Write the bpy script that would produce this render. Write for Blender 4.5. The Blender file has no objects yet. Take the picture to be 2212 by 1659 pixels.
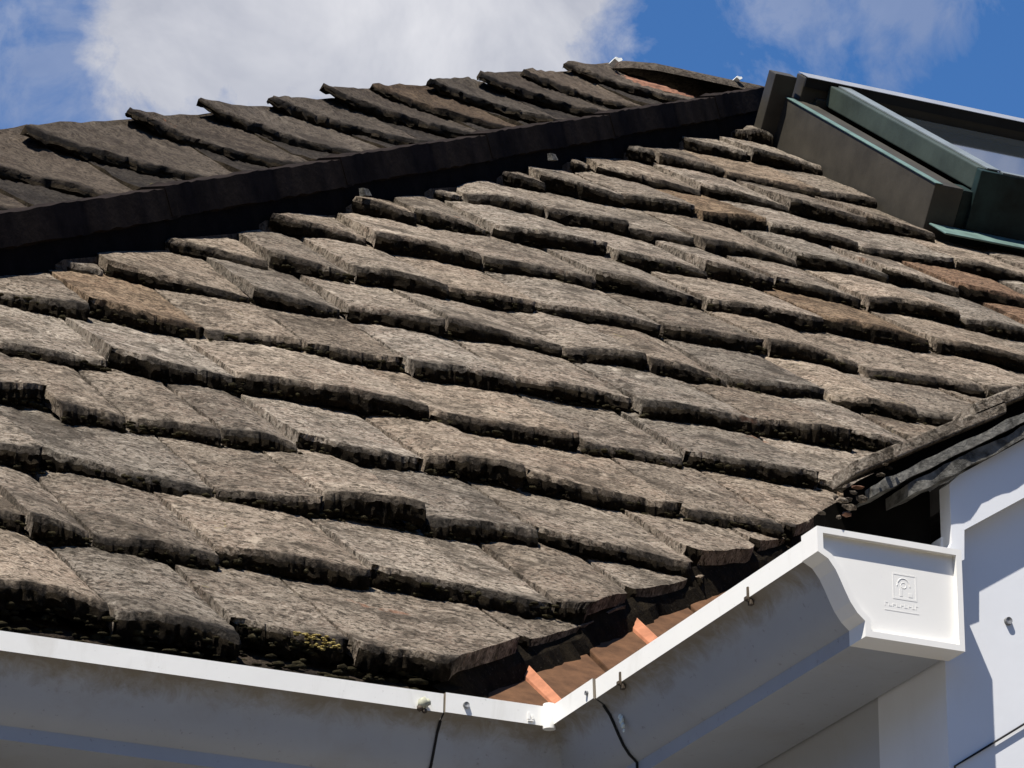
import bpy, bmesh, math, random
import numpy as np
from mathutils import Vector, Matrix, noise
random.seed(7)
SC = bpy.context.scene
COL = SC.collection

# ------------------------------------------------------------------ camera
CAM = Vector((-1.35447, -2.95395, -1.04903))
cr = Vector((0.91242639, -0.40922142, 0.00398836))
cu = Vector((-0.15835394, -0.34405601, 0.92549959))
cf = Vector((0.37736203, 0.84508183, 0.37872761))
cd = bpy.data.cameras.new("camera")
cam = bpy.data.objects.new("camera", cd)
COL.objects.link(cam)
cam.matrix_world = Matrix(((cr.x, cu.x, -cf.x, CAM.x), (cr.y, cu.y, -cf.y, CAM.y),
                           (cr.z, cu.z, -cf.z, CAM.z), (0, 0, 0, 1)))
cd.sensor_width = 36.0
cd.lens = 36.0 * 9196.5 / 2212.0
cd.clip_start = 0.05
cd.clip_end = 3000
SC.camera = cam

# ------------------------------------------------------------------ world and sun
SUN_TO = Vector((-0.39, -0.28, 0.88)).normalized()
W = bpy.data.worlds.new("World")
SC.world = W
W.use_nodes = True
wn, wl = W.node_tree.nodes, W.node_tree.links
wn.clear()
SKY_S = 0.06
out = wn.new("ShaderNodeOutputWorld")
bg = wn.new("ShaderNodeBackground")
bg.inputs[1].default_value = SKY_S
wl.new(bg.outputs[0], out.inputs[0])
sky = wn.new("ShaderNodeTexSky")
sky.sky_type = 'NISHITA'
sky.sun_disc = False
sky.sun_elevation = math.asin(SUN_TO.z)
sky.sun_rotation = math.atan2(SUN_TO.x, SUN_TO.y)
sky.air_density = 1.0
sky.dust_density = 0.0
sky.ozone_density = 2.5
sky.altitude = 200
tc = wn.new("ShaderNodeTexCoord")


def wmath(op, a, b=None, c=None, clamp=False):
    n = wn.new("ShaderNodeMath")
    n.operation = op
    n.use_clamp = clamp
    for i, v in enumerate((a, b, c)):
        if v is None:
            continue
        if isinstance(v, (int, float)):
            n.inputs[i].default_value = v
        else:
            wl.new(v, n.inputs[i])
    return n.outputs[0]


def wnoise(scale, detail, rough, dist=0.0):
    n = wn.new("ShaderNodeTexNoise")
    n.inputs["Scale"].default_value = scale
    n.inputs["Detail"].default_value = detail
    n.inputs["Roughness"].default_value = rough
    n.inputs["Distortion"].default_value = dist
    wl.new(tc.outputs["Generated"], n.inputs["Vector"])
    return n.outputs[0]


def blob(c, r):
    n = wn.new("ShaderNodeVectorMath")
    n.operation = 'DISTANCE'
    wl.new(tc.outputs["Generated"], n.inputs[0])
    n.inputs[1].default_value = c
    return wmath('SUBTRACT', 1.0, wmath('DIVIDE', n.outputs["Value"], r))


n_fine = wnoise(34, 8, 0.62, 0.4)
n_mid = wnoise(9, 4, 0.55)
n_big = wnoise(2.6, 4, 0.5)
# cumulus banks standing in particular directions of the sky, with scattered ones elsewhere; the last bank is unseen, added to whiten the glass
b = blob((0.2920, 0.8475, 0.452), 0.026)
for c, r in (((0.317, 0.8329, 0.4657), 0.050), ((0.343, 0.8216, 0.4605), 0.050),
             ((0.359, 0.8110, 0.4684), 0.0415), ((0.33, 0.80, 0.53), 0.08), ((0.377, 0.60, 0.705), 0.16)):
    b = wmath('MAXIMUM', b, blob(c, r))
edge = wmath('MULTIPLY', wmath('SUBTRACT', n_fine, 0.5), 1.7)
dense = wmath('MULTIPLY', wmath('ADD', b, edge), 2.2, clamp=True)
wis = wmath('MAXIMUM', blob((0.4211, 0.7864, 0.456), 0.027), blob((0.2592, 0.8565, 0.4447), 0.036))
wis = wmath('MAXIMUM', wis, wmath('SUBTRACT', blob((0.4434, 0.7706, 0.4608), 0.028), 0.1))
wisp = wmath('MULTIPLY', wmath('ADD', wis, wmath('MULTIPLY', wmath('SUBTRACT', n_fine, 0.56), 3.4)), 0.60, clamp=True)
wisp = wmath('MINIMUM', wisp, 0.36)
far = wmath('MULTIPLY', wmath('SUBTRACT', wmath('ADD', n_big, wmath('MULTIPLY', n_mid, 0.5)), 0.92), 5.0, clamp=True)
away = wmath('MULTIPLY', wmath('SUBTRACT', 0.0, blob((0.3774, 0.8051, 0.4587), 0.22)), 3.0, clamp=True)
far = wmath('MULTIPLY', far, away)
mask = wmath('MAXIMUM', wmath('MAXIMUM', dense, wisp), far)
cr_ = wn.new("ShaderNodeMixRGB")
cr_.inputs[1].default_value = (0.235 / SKY_S, 0.247 / SKY_S, 0.290 / SKY_S, 1)
cr_.inputs[2].default_value = (0.41 / SKY_S, 0.412 / SKY_S, 0.435 / SKY_S, 1)
wl.new(wmath('MULTIPLY', wmath('SUBTRACT', wnoise(13, 6, 0.6, 0.6), 0.38), 3.2, clamp=True), cr_.inputs[0])
tint = wn.new("ShaderNodeMixRGB")
tint.blend_type = 'MULTIPLY'
tint.inputs[0].default_value = 1.0
tint.inputs[2].default_value = (0.46, 0.80, 1.15, 1)
wl.new(sky.outputs[0], tint.inputs[1])
sepw = wn.new("ShaderNodeSeparateXYZ")
wl.new(tc.outputs["Generated"], sepw.inputs[0])
low_ = wmath('MULTIPLY_ADD', wmath('MULTIPLY', wmath('SUBTRACT', sepw.outputs[2], 0.20), 8.0, clamp=True), 0.82, 0.18)  # low sky, out of view, dimmed to cut the fill light
mx = wn.new("ShaderNodeMixRGB")
wl.new(mask, mx.inputs[0])
wl.new(tint.outputs[0], mx.inputs[1])
wl.new(cr_.outputs[0], mx.inputs[2])
hz = wn.new("ShaderNodeMixRGB")
hz.blend_type = 'MULTIPLY'
hz.inputs[0].default_value = 1.0
wl.new(mx.outputs[0], hz.inputs[1])
wl.new(low_, hz.inputs[2])
wl.new(hz.outputs[0], bg.inputs[0])

sl = bpy.data.lights.new("sun", 'SUN')
sl.energy = 5.0
sl.angle = math.radians(0.5)
sl.color = (1.0, 0.95, 0.87)
sun = bpy.data.objects.new("sun", sl)
COL.objects.link(sun)
sun.rotation_euler = (-SUN_TO).to_track_quat('-Z', 'Y').to_euler()
sun.location = SUN_TO * 20

SC.view_settings.view_transform = 'Standard'
SC.view_settings.look = 'None'
SC.view_settings.exposure = 0.95
SC.view_settings.gamma = 1
SC.render.engine = 'CYCLES'
SC.cycles.use_denoising = True
SC.cycles.max_bounces = 6

# ------------------------------------------------------------------ helpers


class MB:
    """collects vertices and faces of one mesh, with a colour and a material slot per face"""

    def __init__(self):
        self.v, self.f, self.c, self.m = [], [], [], []

    def vert(self, p, c=(1, 1, 1)):
        self.v.append(tuple(p))
        self.c.append(c)
        return len(self.v) - 1

    def face(self, ids, m=0):
        self.f.append(tuple(ids))
        self.m.append(m)

    def quad(self, a, b_, c, d, m=0, col=(1, 1, 1)):
        self.face([self.vert(p, col) for p in (a, b_, c, d)], m)

    def hexa(self, p, m=0, col=(1, 1, 1)):
        i = [self.vert(q, col) for q in p]          # 0-3 bottom loop, 4-7 top loop
        for f in ((3, 2, 1, 0), (4, 5, 6, 7), (0, 1, 5, 4), (1, 2, 6, 5), (2, 3, 7, 6), (3, 0, 4, 7)):
            self.face([i[k] for k in f], m)

    def box(self, x0, x1, y0, y1, z0, z1, m=0, fr=None):
        p = [(x0, y0, z0), (x1, y0, z0), (x1, y1, z0), (x0, y1, z0), (x0, y0, z1), (x1, y0, z1), (x1, y1, z1), (x0, y1, z1)]
        if fr:
            p = [fr(*q) for q in p]
        self.hexa(p, m)

    def build(self, name, mats, parent=None, smooth=None, bevel=0.0):
        me = bpy.data.meshes.new(name)
        me.from_pydata(self.v, [], self.f)
        if not isinstance(mats, (list, tuple)):
            mats = [mats]
        for m_ in mats:
            me.materials.append(m_)
        me.polygons.foreach_set("material_index", self.m)
        at = me.attributes.new("tint", 'FLOAT_COLOR', 'POINT')
        at.data.foreach_set("color", [x for c in self.c for x in (c[0], c[1], c[2], 1.0)])
        if smooth is not None:
            me.polygons.foreach_set("use_smooth", [True] * len(self.f))
            me.set_sharp_from_angle(angle=math.radians(smooth))
        me.update()
        o = bpy.data.objects.new(name, me)
        COL.objects.link(o)
        if bevel:
            bm = bmesh.new()
            bm.from_mesh(me)
            bmesh.ops.remove_doubles(bm, verts=bm.verts, dist=1e-6)
            bmesh.ops.bevel(bm, geom=[e for e in bm.edges if len(e.link_faces) == 2 and e.calc_face_angle(0) > 0.5],
                            offset=bevel, segments=2, affect='EDGES', profile=0.6)
            bm.to_mesh(me)
            bm.free()
        if parent is not None:
            o.parent = parent
            o.matrix_parent_inverse = parent.matrix_world.inverted()
        return o


def empty(name, loc, label, cat, group=None):
    o = bpy.data.objects.new(name, None)
    o.empty_display_size = 0.1
    o.location = loc
    COL.objects.link(o)
    bpy.context.view_layer.update()
    o["label"], o["category"] = label, cat
    if group:
        o["group"] = group
    return o


def tag(o, label=None, cat=None, group=None, kind=None):
    for k, v in (("label", label), ("category", cat), ("group", group), ("kind", kind)):
        if v:
            o[k] = v
    return o


def nz(x, y, z):
    return noise.noise(Vector((x, y, z)))


def tube(mb, pts, r, n=8, m=0):
    pts = [Vector(p) for p in pts]
    rings = []
    for i, p in enumerate(pts):
        d = (pts[min(i + 1, len(pts) - 1)] - pts[max(i - 1, 0)]).normalized()
        a = d.cross(Vector((0.3, 0.2, 0.93))).normalized()
        b_ = d.cross(a)
        rr = r[i] if isinstance(r, (list, tuple)) else r
        rings.append([mb.vert(p + a * (rr * math.cos(t)) + b_ * (rr * math.sin(t)))
                      for t in [2 * math.pi * k / n for k in range(n)]])
    for A, B in zip(rings, rings[1:]):
        for k in range(n):
            mb.face((A[k], A[(k + 1) % n], B[(k + 1) % n], B[k]), m)
    mb.face(rings[0][::-1], m)
    mb.face(rings[-1], m)


# ------------------------------------------------------------------ materials


class Mat:
    def __init__(self, name):
        self.m = bpy.data.materials.new(name)
        self.m.use_nodes = True
        self.n, self.l = self.m.node_tree.nodes, self.m.node_tree.links
        self.b = self.n["Principled BSDF"]
        self.tc = self.n.new("ShaderNodeTexCoord")

    def noise(self, scale, detail=6, rough=0.6, dist=0.0, stretch=None):
        t = self.n.new("ShaderNodeTexNoise")
        t.inputs["Scale"].default_value = scale
        t.inputs["Detail"].default_value = detail
        t.inputs["Roughness"].default_value = rough
        t.inputs["Distortion"].default_value = dist
        src = self.tc.outputs["Object"]
        if stretch:
            mp = self.n.new("ShaderNodeMapping")
            mp.inputs["Scale"].default_value = stretch
            self.l.new(src, mp.inputs[0])
            src = mp.outputs[0]
        self.l.new(src, t.inputs["Vector"])
        return t.outputs[0]

    def ramp(self, f, a, b_):
        t = self.n.new("ShaderNodeMapRange")
        t.inputs[1].default_value = a
        t.inputs[2].default_value = b_
        self.l.new(f, t.inputs[0])
        return t.outputs[0]

    def mul(self, f, k):
        t = self.n.new("ShaderNodeMath")
        t.operation = 'MULTIPLY'
        self.l.new(f, t.inputs[0])
        if isinstance(k, (int, float)):
            t.inputs[1].default_value = k
        else:
            self.l.new(k, t.inputs[1])
        return t.outputs[0]

    def mix(self, f, a, b_, mode='MIX'):
        t = self.n.new("ShaderNodeMixRGB")
        t.blend_type = mode
        for i, v in ((0, f), (1, a), (2, b_)):
            if isinstance(v, (int, float)):
                t.inputs[i].default_value = v
            elif isinstance(v, tuple):
                t.inputs[i].default_value = (*v, 1)
            else:
                self.l.new(v, t.inputs[i])
        return t.outputs[0]

    def attr(self, name):
        t = self.n.new("ShaderNodeAttribute")
        t.attribute_name = name
        return t.outputs["Color"]

    def bump(self, f, strength, dist=0.002):
        t = self.n.new("ShaderNodeBump")
        t.inputs["Strength"].default_value = strength
        t.inputs["Distance"].default_value = dist
        self.l.new(f, t.inputs["Height"])
        self.l.new(t.outputs[0], self.b.inputs["Normal"])

    def finish(self, col, rough=0.8, spec=0.3):
        if isinstance(col, tuple):
            self.b.inputs["Base Color"].default_value = (*col, 1)
        else:
            self.l.new(col, self.b.inputs["Base Color"])
        self.b.inputs["Roughness"].default_value = rough
        self.b.inputs["Specular IOR Level"].default_value = spec
        return self.m


def tile_material(name, base, pink, pale, dark, strength=1.0):
    k = Mat(name)
    c = k.mix(k.ramp(k.noise(9, 4, 0.6), 0.38, 0.62), base, pink)
    c = k.mix(k.mul(k.ramp(k.noise(5, 6, 0.7, 0.8), 0.50, 0.64), 0.45), c, tuple(min(0.5, x * 0.85) for x in pale))
    c = k.mix(k.mul(k.ramp(k.noise(60, 5, 0.65), 0.50, 0.66), 0.8), c, pale)
    c = k.mix(k.mul(k.ramp(k.noise(260, 4, 0.7), 0.48, 0.58), 0.85), c, pale)
    c = k.mix(k.mul(k.ramp(k.noise(150, 5, 0.7, 0.5), 0.50, 0.59), 0.95), c, dark)
    c = k.mix(k.mul(k.ramp(k.noise(30, 6, 0.7, 0.6), 0.50, 0.66), 0.75), c, dark)
    c = k.mix(k.mul(k.ramp(k.noise(11, 6, 0.7, 1.0), 0.50, 0.64), 0.75), c, dark)
    c = k.mix(k.mul(k.ramp(k.noise(19, 6, 0.75, 0.4), 0.60, 0.67), 0.55), c, tuple(min(0.5, x * 1.5) for x in pale))
    c = k.mix(k.mul(k.ramp(k.noise(17, 6, 0.7, 0.8), 0.69, 0.73), 0.6), c, (0.34, 0.29, 0.10))
    c = k.mix(k.mul(k.ramp(k.noise(7, 5, 0.7), 0.68, 0.73), 0.7), c, (0.20, 0.085, 0.045))
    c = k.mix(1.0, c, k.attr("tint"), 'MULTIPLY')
    k.bump(k.mix(0.5, k.noise(420, 5, 0.7), k.noise(130, 5, 0.7)), strength, 0.007)
    return k.finish(c, 0.95, 0.1)


M_TILE = tile_material("weathered_tile", (0.174, 0.143, 0.110), (0.172, 0.131, 0.100), (0.335, 0.288, 0.230), (0.042, 0.034, 0.025))
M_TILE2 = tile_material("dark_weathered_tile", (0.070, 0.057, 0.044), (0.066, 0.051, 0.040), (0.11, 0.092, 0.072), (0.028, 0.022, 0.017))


def edge_material(name, a, b_, flecks):
    k = Mat(name)
    c = k.mix(k.ramp(k.noise(45, 5, 0.7), 0.4, 0.62), a, b_)
    c = k.mix(k.mul(k.ramp(k.noise(210, 4, 0.7), 0.60, 0.70), 0.7), c, flecks)
    k.bump(k.noise(260, 5, 0.75), 1.0, 0.006)
    return k.finish(c, 1.0, 0.05)


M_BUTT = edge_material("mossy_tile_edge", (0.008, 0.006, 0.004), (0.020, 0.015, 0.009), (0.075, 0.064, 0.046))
M_MOSS = edge_material("dry_moss", (0.018, 0.015, 0.008), (0.05, 0.042, 0.022), (0.14, 0.125, 0.085))
M_BUTT2 = edge_material("mossy_unlit_edge", (0.016, 0.012, 0.008), (0.04, 0.031, 0.02), (0.09, 0.078, 0.055))  # dark moss; also paints the far tile ends as unlit


def plain(name, col, rough=0.6, spec=0.3, var=0.25, scale=20, bump=0.0, bscale=150, metallic=0.0):
    k = Mat(name)
    lo = tuple(x * (1 - var) for x in col)
    hi = tuple(min(1, x * (1 + var)) for x in col)
    c = k.mix(k.ramp(k.noise(scale, 6, 0.65), 0.35, 0.65), lo, hi)
    if bump:
        k.bump(k.noise(bscale, 5, 0.7), bump, 0.002)
    k.b.inputs["Metallic"].default_value = metallic
    return k.finish(c, rough, spec)


def white_plastic(name, col=(0.80, 0.80, 0.79), dirt=0.5):
    k = Mat(name)
    c = k.mix(k.ramp(k.noise(7, 5, 0.6), 0.35, 0.7), tuple(x * 0.94 for x in col), col)
    streak = k.ramp(k.noise(22, 6, 0.7, 0.6, (1, 1, 0.35)), 0.54, 0.78)
    c = k.mix(k.mul(streak, dirt), c, (0.34, 0.30, 0.23))
    c = k.mix(k.mul(k.ramp(k.noise(300, 3, 0.7), 0.66, 0.74), dirt), c, (0.22, 0.20, 0.16))
    k.bump(k.noise(60, 3, 0.5), 0.05, 0.002)
    return k.finish(c, 0.38, 0.4)


def shaded_grimy_plastic(name):
    """gutter face: white plastic greyed for its shade, with algae grown in below the lip"""
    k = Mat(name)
    c = k.mix(k.ramp(k.noise(6, 5, 0.6), 0.3, 0.7), (0.29, 0.305, 0.33), (0.35, 0.365, 0.39))  # blue grey base paints the undercut face's shade into the plastic
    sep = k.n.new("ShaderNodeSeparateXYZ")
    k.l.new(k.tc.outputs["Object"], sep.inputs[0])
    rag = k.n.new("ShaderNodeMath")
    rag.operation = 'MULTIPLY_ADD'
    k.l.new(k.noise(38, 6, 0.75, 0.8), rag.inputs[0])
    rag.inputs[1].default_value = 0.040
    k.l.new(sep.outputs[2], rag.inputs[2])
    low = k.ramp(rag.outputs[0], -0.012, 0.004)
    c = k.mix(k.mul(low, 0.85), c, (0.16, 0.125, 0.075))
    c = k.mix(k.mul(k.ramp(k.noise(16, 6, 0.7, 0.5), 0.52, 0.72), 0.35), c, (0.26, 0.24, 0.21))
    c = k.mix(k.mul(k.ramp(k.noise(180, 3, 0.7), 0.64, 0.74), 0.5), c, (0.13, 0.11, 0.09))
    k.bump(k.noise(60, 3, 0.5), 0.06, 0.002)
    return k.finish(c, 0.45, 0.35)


M_WHITE = white_plastic("white_plastic", (0.82, 0.81, 0.77), dirt=0.30)
M_GRIMESHADE = shaded_grimy_plastic("shaded_grimy_white")
M_STOP = white_plastic("stop_end_plastic", (0.78, 0.765, 0.725), 0.12)
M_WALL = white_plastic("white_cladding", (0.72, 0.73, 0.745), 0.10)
M_SHADEWALL = white_plastic("shaded_white_boarding", (0.42, 0.425, 0.43), 0.3)  # grey base holds the shade that falls on these white walls
M_FELT = plain("black_felt", (0.005, 0.0045, 0.004), 0.95, 0.0, 0.4)
M_HIPLOW = plain("shadowed_hip_clay", (0.0055, 0.0045, 0.0042), 0.9, 0.03, 0.35, 30, 0.4)  # near black stands for the cap's shaded lower side and its shadow
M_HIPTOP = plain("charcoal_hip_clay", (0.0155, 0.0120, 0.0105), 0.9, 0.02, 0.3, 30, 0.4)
M_SLATE = plain("charcoal_valley_tile", (0.040, 0.038, 0.038), 0.85, 0.15, 0.4, 40, 0.6)
M_CLAY = plain("clean_clay", (0.082, 0.041, 0.020), 0.85, 0.15, 0.30, 45, 0.3)
M_ORANGE = plain("sunlit_stripe_clay", (0.30, 0.125, 0.068), 0.85, 0.15, 0.22, 60, 0.3)
M_BROKEN = plain("broken_clay", (0.11, 0.058, 0.038), 0.9, 0.1, 0.4, 150, 0.5)
M_VERGE = plain("grey_verge_mortar", (0.115, 0.11, 0.098), 0.95, 0.1, 0.65, 90, 1.0, 200)
M_BRONZE = plain("bronze_frame", (0.038, 0.0335, 0.026), 0.5, 0.3, 0.22, 14, 0.15)
M_GREENGREY = plain("grey_green_frame", (0.032, 0.042, 0.034), 0.5, 0.3, 0.25, 14, 0.15)
M_TEAL = plain("pale_teal_flashing", (0.085, 0.135, 0.12), 0.5, 0.4, 0.25, 30)
M_DARKFRAME = plain("dark_green_frame", (0.008, 0.017, 0.016), 0.55, 0.2, 0.8, 10)
M_BLACK = plain("black_rubber", (0.010, 0.010, 0.010), 0.6, 0.2, 0.2)
M_BRACK = plain("rusty_clip", (0.06, 0.045, 0.03), 0.7, 0.3, 0.4, 120)
M_GROUND = plain("dark_paving", (0.095, 0.082, 0.062), 0.9, 0.2, 0.3, 1.5)
M_SCREW = plain("grey_screw", (0.20, 0.20, 0.20), 0.5, 0.4, 0.3, 200, metallic=0.4)
M_LUMP = plain("pale_shell", (0.36, 0.36, 0.27), 0.7, 0.3, 0.35, 120)
M_LEAF = plain("yellow_lichen_crust", (0.27, 0.21, 0.07), 0.8, 0.2, 0.35, 120)
M_DROP = plain("chalky_splash", (0.62, 0.70, 0.68), 0.7, 0.2, 0.2, 100)
M_WCHIP = plain("white_lichen", (0.75, 0.76, 0.72), 0.9, 0.1, 0.2, 100)

g = Mat("window_glass")
g.b.inputs["Metallic"].default_value = 0.0
g.b.inputs["IOR"].default_value = 1.9
g.b.inputs["Coat Weight"].default_value = 0.6
M_GLASS = g.finish((0.02, 0.025, 0.03), 0.04, 0.9)

# ------------------------------------------------------------------ ground
gm = MB()
gm.quad((-400, -400, -2.65), (400, -400, -2.65), (400, 400, -2.65), (-400, 400, -2.65))
tag(gm.build("ground", M_GROUND), kind="structure")

# ------------------------------------------------------------------ frames of the roof planes
TN = 0.75
CS, SN = 0.8, 0.6          # pitch of 36.9 degrees
Y0, Z0 = 0.045, 0.02


def frame(h):
    def P(x, s, n):
        return Vector((x, Y0 + s * CS - n * SN, Z0 + h + s * SN + n * CS))
    return P


PM = frame(0.0)            # front slope
LA = Vector((0.95246, 3.00454, 2.08965))     # set back, steeper slope beyond the hip, turned a little to the right
LH = Vector((0.94552, 0.32557, 0.0))
LU = Vector((-0.21900, 0.63602, 0.73994))
LN = Vector((0.24090, -0.69963, 0.67267))


def PL(x, s, n):
    d = max(0.0, x - (1.2738 * s + 0.0113))
    return LA + LH * x + LU * s + LN * (n + 0.27 * min(d, 0.5) ** 2)


PEAK = Vector((2.0406, 4.1549, 2.8964))
GAUGE = 0.2145


def hip_x(s):
    return (s - 1.4444) / 1.1856


def val_x(s):
    return (s - 0.118) / 1.097


def far_hip_x(s):
    return 1.2738 * s + 0.0113


def tile(mb, P, x0, x1, s0, gauge, th, lo=None, hi=None, nu=12, nv=12, length=1.5, curl=0.0, seed=0, tone=(1, 1, 1),
         jag=1.0, n_off=0.0, camber=0.0, lift=0.0, roll=0.0, smax=None, skew=0.0, rough=1.0, lo_k=1.0, taper=0.0, arc=0.0, edge_moss_shade=True):
    L = gauge * length
    R = []
    cell = []
    for j in range(nv + 1):
        v = 0.0 if j == 0 else (0.0055 / L if j == 1 else (0.0055 / L + (1 - 0.0055 / L) * ((j - 1) / (nv - 1)) ** 1.2))
        s = s0 + v * L
        a = x0 if lo is None else max(x0, lo(s0 + (s - s0) * lo_k))
        b_ = x1 if hi is None else min(x1, hi(s))
        if smax is not None and s > smax:
            break
        if b_ - a < 0.004:
            if not cell:
                continue
            break
        row = []
        for i in range(nu + 1):
            u = i / nu
            x = a + (b_ - a) * u
            uu = (x - x0) / max(1e-5, (x1 - x0))
            jj = 0.0
            if j < 2 or (lo is not None and not cell):
                jj = jag * (0.0055 * nz(x * 38, s0 * 9, seed) + 0.0050 * nz(x * 110, s0 * 7, seed + 3)
                            + 0.0030 * nz(x * 260, 1.7, seed + 5) + 0.0014 * nz(x * 520, 2.7, seed + 9))
                jj += arc * (2 * uu - 1) ** 2
                jj *= 1.0 if j == 0 else 0.7
                e = min(uu, 1 - uu)
                jj += 0.008 * max(0, 1 - e / 0.06) ** 2
            ss = s + jj + skew * (uu - 0.5) * (1 - v)
            xx = x
            if i in (0, nu):
                xx += 0.0022 * nz(s * 60, x0 * 11, seed + 8) + 0.0012 * nz(s * 200, x0 * 5, seed)
            n = th * (1.0 - (ss - s0) / gauge) + n_off
            n += camber * (1 - (2 * uu - 1) ** 2) * 1.0 + lift * (1 - v) ** 1.5 + roll * (uu - 0.5) * (1 - v)
            n += curl * max(0.0, 1 - uu * 1.6) ** 2 * (1 - 0.6 * v)
            n += rough * (0.0016 * nz(x * 26, s * 26, seed * 1.3) + 0.0011 * nz(x * 85, s * 85, seed) + 0.0008 * nz(x * 210, s * 210, seed))
            if j == 0:
                n -= min(0.45 * th, 0.0042 + 0.005 * abs(nz(x * 120, 0, seed)))
            row.append((xx, ss, n))
        cell.append(row)
    if len(cell) < 2:
        return
    ids = []
    for row in cell:
        vs = []
        for p in row:          # moss and painted shadow creeping up from the lower edge in ragged patches
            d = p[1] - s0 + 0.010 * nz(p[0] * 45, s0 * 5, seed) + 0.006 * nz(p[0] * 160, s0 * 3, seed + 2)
            q = min(1.0, max(0.0, (d - 0.002) / 0.013)) if edge_moss_shade else 1.0
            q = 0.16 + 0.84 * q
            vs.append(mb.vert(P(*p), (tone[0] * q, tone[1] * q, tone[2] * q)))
        ids.append(vs)
    for A, B in zip(ids, ids[1:]):
        for i in range(nu):
            mb.face((A[i], A[i + 1], B[i + 1], B[i]), 0)
    # butt, with its growth of moss, then the two sides and the underside
    prev = ids[0]
    base = cell[0]
    steps = 4
    for q in range(1, steps + 1):
        f = q / steps
        cur = []
        for i, (x, s, n) in enumerate(base):
            bulge = -0.0026 * math.sin(math.pi * min(f * 1.2, 1)) + 0.0050 * nz(x * 70, f * 2.4, seed + 11) + 0.0050 * nz(x * 200, f * 9, seed)
            dn = th * 1.02 * f * (1 + 0.25 * nz(x * 55, 3.1, seed))
            if taper:
                dn *= 1 - taper * max(0.0, 1 - (i / nu) / 0.3)
            cur.append(mb.vert(P(x, s + bulge * jag, n - dn), tone))
        for i in range(nu):
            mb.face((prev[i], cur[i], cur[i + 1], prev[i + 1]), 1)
        prev = cur
    bot0 = prev
    botn = [mb.vert(P(x, s, n - th), tone) for (x, s, n) in cell[-1]]
    for side in (0, nu):
        pa, pb = ids[0][side], bot0[side]
        for r_ in range(1, len(ids)):
            x, s, n = cell[r_][side]
            nb = botn[side] if r_ == len(ids) - 1 else mb.vert(P(x, s, n - th), tone)
            q = (pa, pb, nb, ids[r_][side]) if side else (pa, ids[r_][side], nb, pb)
            mb.face(q, 2)
            pa, pb = ids[r_][side], nb
    for i in range(nu):
        mb.face((bot0[i], botn[i], botn[i + 1], bot0[i + 1]), 1)


def tone_():
    k = random.uniform(0.74, 1.18)
    w = random.uniform(-0.010, 0.055)
    if random.random() < 0.05:
        w = random.uniform(0.10, 0.22)
        k *= 0.85
    return (k * (1 + w), k, k * (1 - w))


# ------------------------------------------------------------------ the house
house = empty("house", (0, 0, -2.65), "house with mossy brown tiled roof slopes, white boarded walls and a roof window", "house")

WIN = dict(x0=1.642, x1=2.62, s0=2.71, s1=3.345)
JOINTS = {0: [-0.452, -0.336, -0.228, -0.125, 0.06], 1: [-0.421, -0.356, -0.297, -0.184, -0.037, 0.137],
          2: [-0.396, -0.291, -0.125, -0.022, 0.079, 0.20], 3: [-0.324, -0.228, -0.155, -0.064, 0.02, 0.149, 0.26],
          4: [-0.264, -0.119, 0.014, 0.228]}


def row_joints(k, xa, xb, w0=0.105, w1=0.175):
    if k in JOINTS:
        js = list(JOINTS[k])
    else:
        js = [xa - random.uniform(0, 0.15)]
    while js[-1] < xb:
        js.append(js[-1] + random.uniform(w0, w1))
    while js[0] > xa:
        js.insert(0, js[0] - random.uniform(w0, w1))
    return js


front = MB()
moss_spots = []
TH = 0.0160
for k in range(0, 19):
    s0 = 0.079 + GAUGE * k
    xa = max(-0.95, hip_x(s0) - 0.02)
    xb = min(val_x(s0 + GAUGE * 1.4), 3.6)
    js = row_joints(k, xa, xb)
    near = k < 6
    for a, b_ in zip(js, js[1:]):
        if b_ < xa - 0.25 or a > xb:
            continue
        if WIN["s0"] - 0.10 < s0 and a > WIN["x0"] - 0.03 and s0 < WIN["s1"] + 0.1:
            continue
        bb = b_
        if a < WIN["x0"] - 0.03 < b_ and WIN["s0"] - 0.10 < s0 < WIN["s1"] + 0.05:
            bb = WIN["x0"] - 0.005
        g_ = random.uniform(0.0008, 0.0030) if random.random() < 0.75 else random.uniform(0.003, 0.0055)
        sj = s0 + random.uniform(-0.010, 0.010)
        off = 0.0
        big = random.random()
        if big < 0.10:
            off = random.uniform(0.002, 0.006)
        tn = tone_()
        if a > 1.45 and 1.9 < s0 < 2.75 and random.random() < 0.7:      # rusty tiles under the window
            tn = (0.80, 0.60, 0.48)
        th_ = TH * random.uniform(0.72, 1.08)
        arc_, skew_ = random.uniform(-0.014, 0.016), random.uniform(-0.026, 0.018)
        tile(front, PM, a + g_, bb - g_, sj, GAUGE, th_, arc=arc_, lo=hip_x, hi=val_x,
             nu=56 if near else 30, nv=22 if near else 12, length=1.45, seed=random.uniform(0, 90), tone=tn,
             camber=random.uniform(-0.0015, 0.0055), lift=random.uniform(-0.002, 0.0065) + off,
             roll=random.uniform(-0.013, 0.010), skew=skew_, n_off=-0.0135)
        if hip_x(s0) < a and bb < val_x(s0):
            moss_spots.append((a, bb, sj, k, arc_, skew_, th_))
# underlay below the tiles, closing every joint
under = MB()
poly = [(-0.95, 0.10), (val_x(0.1), 0.10), (val_x(4.0), 4.0), (hip_x(4.0), 4.0), (hip_x(0.35), 0.35)]
pts = [PM(x, s, -0.026) for x, s in poly]
under.face([under.vert(p) for p in pts])
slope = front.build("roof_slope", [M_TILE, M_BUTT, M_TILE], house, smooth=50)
tag(slope, "sunlit slope of warped grey brown tiles with dark mossy edges")
under.build("roofing_felt", M_FELT, slope)

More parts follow.
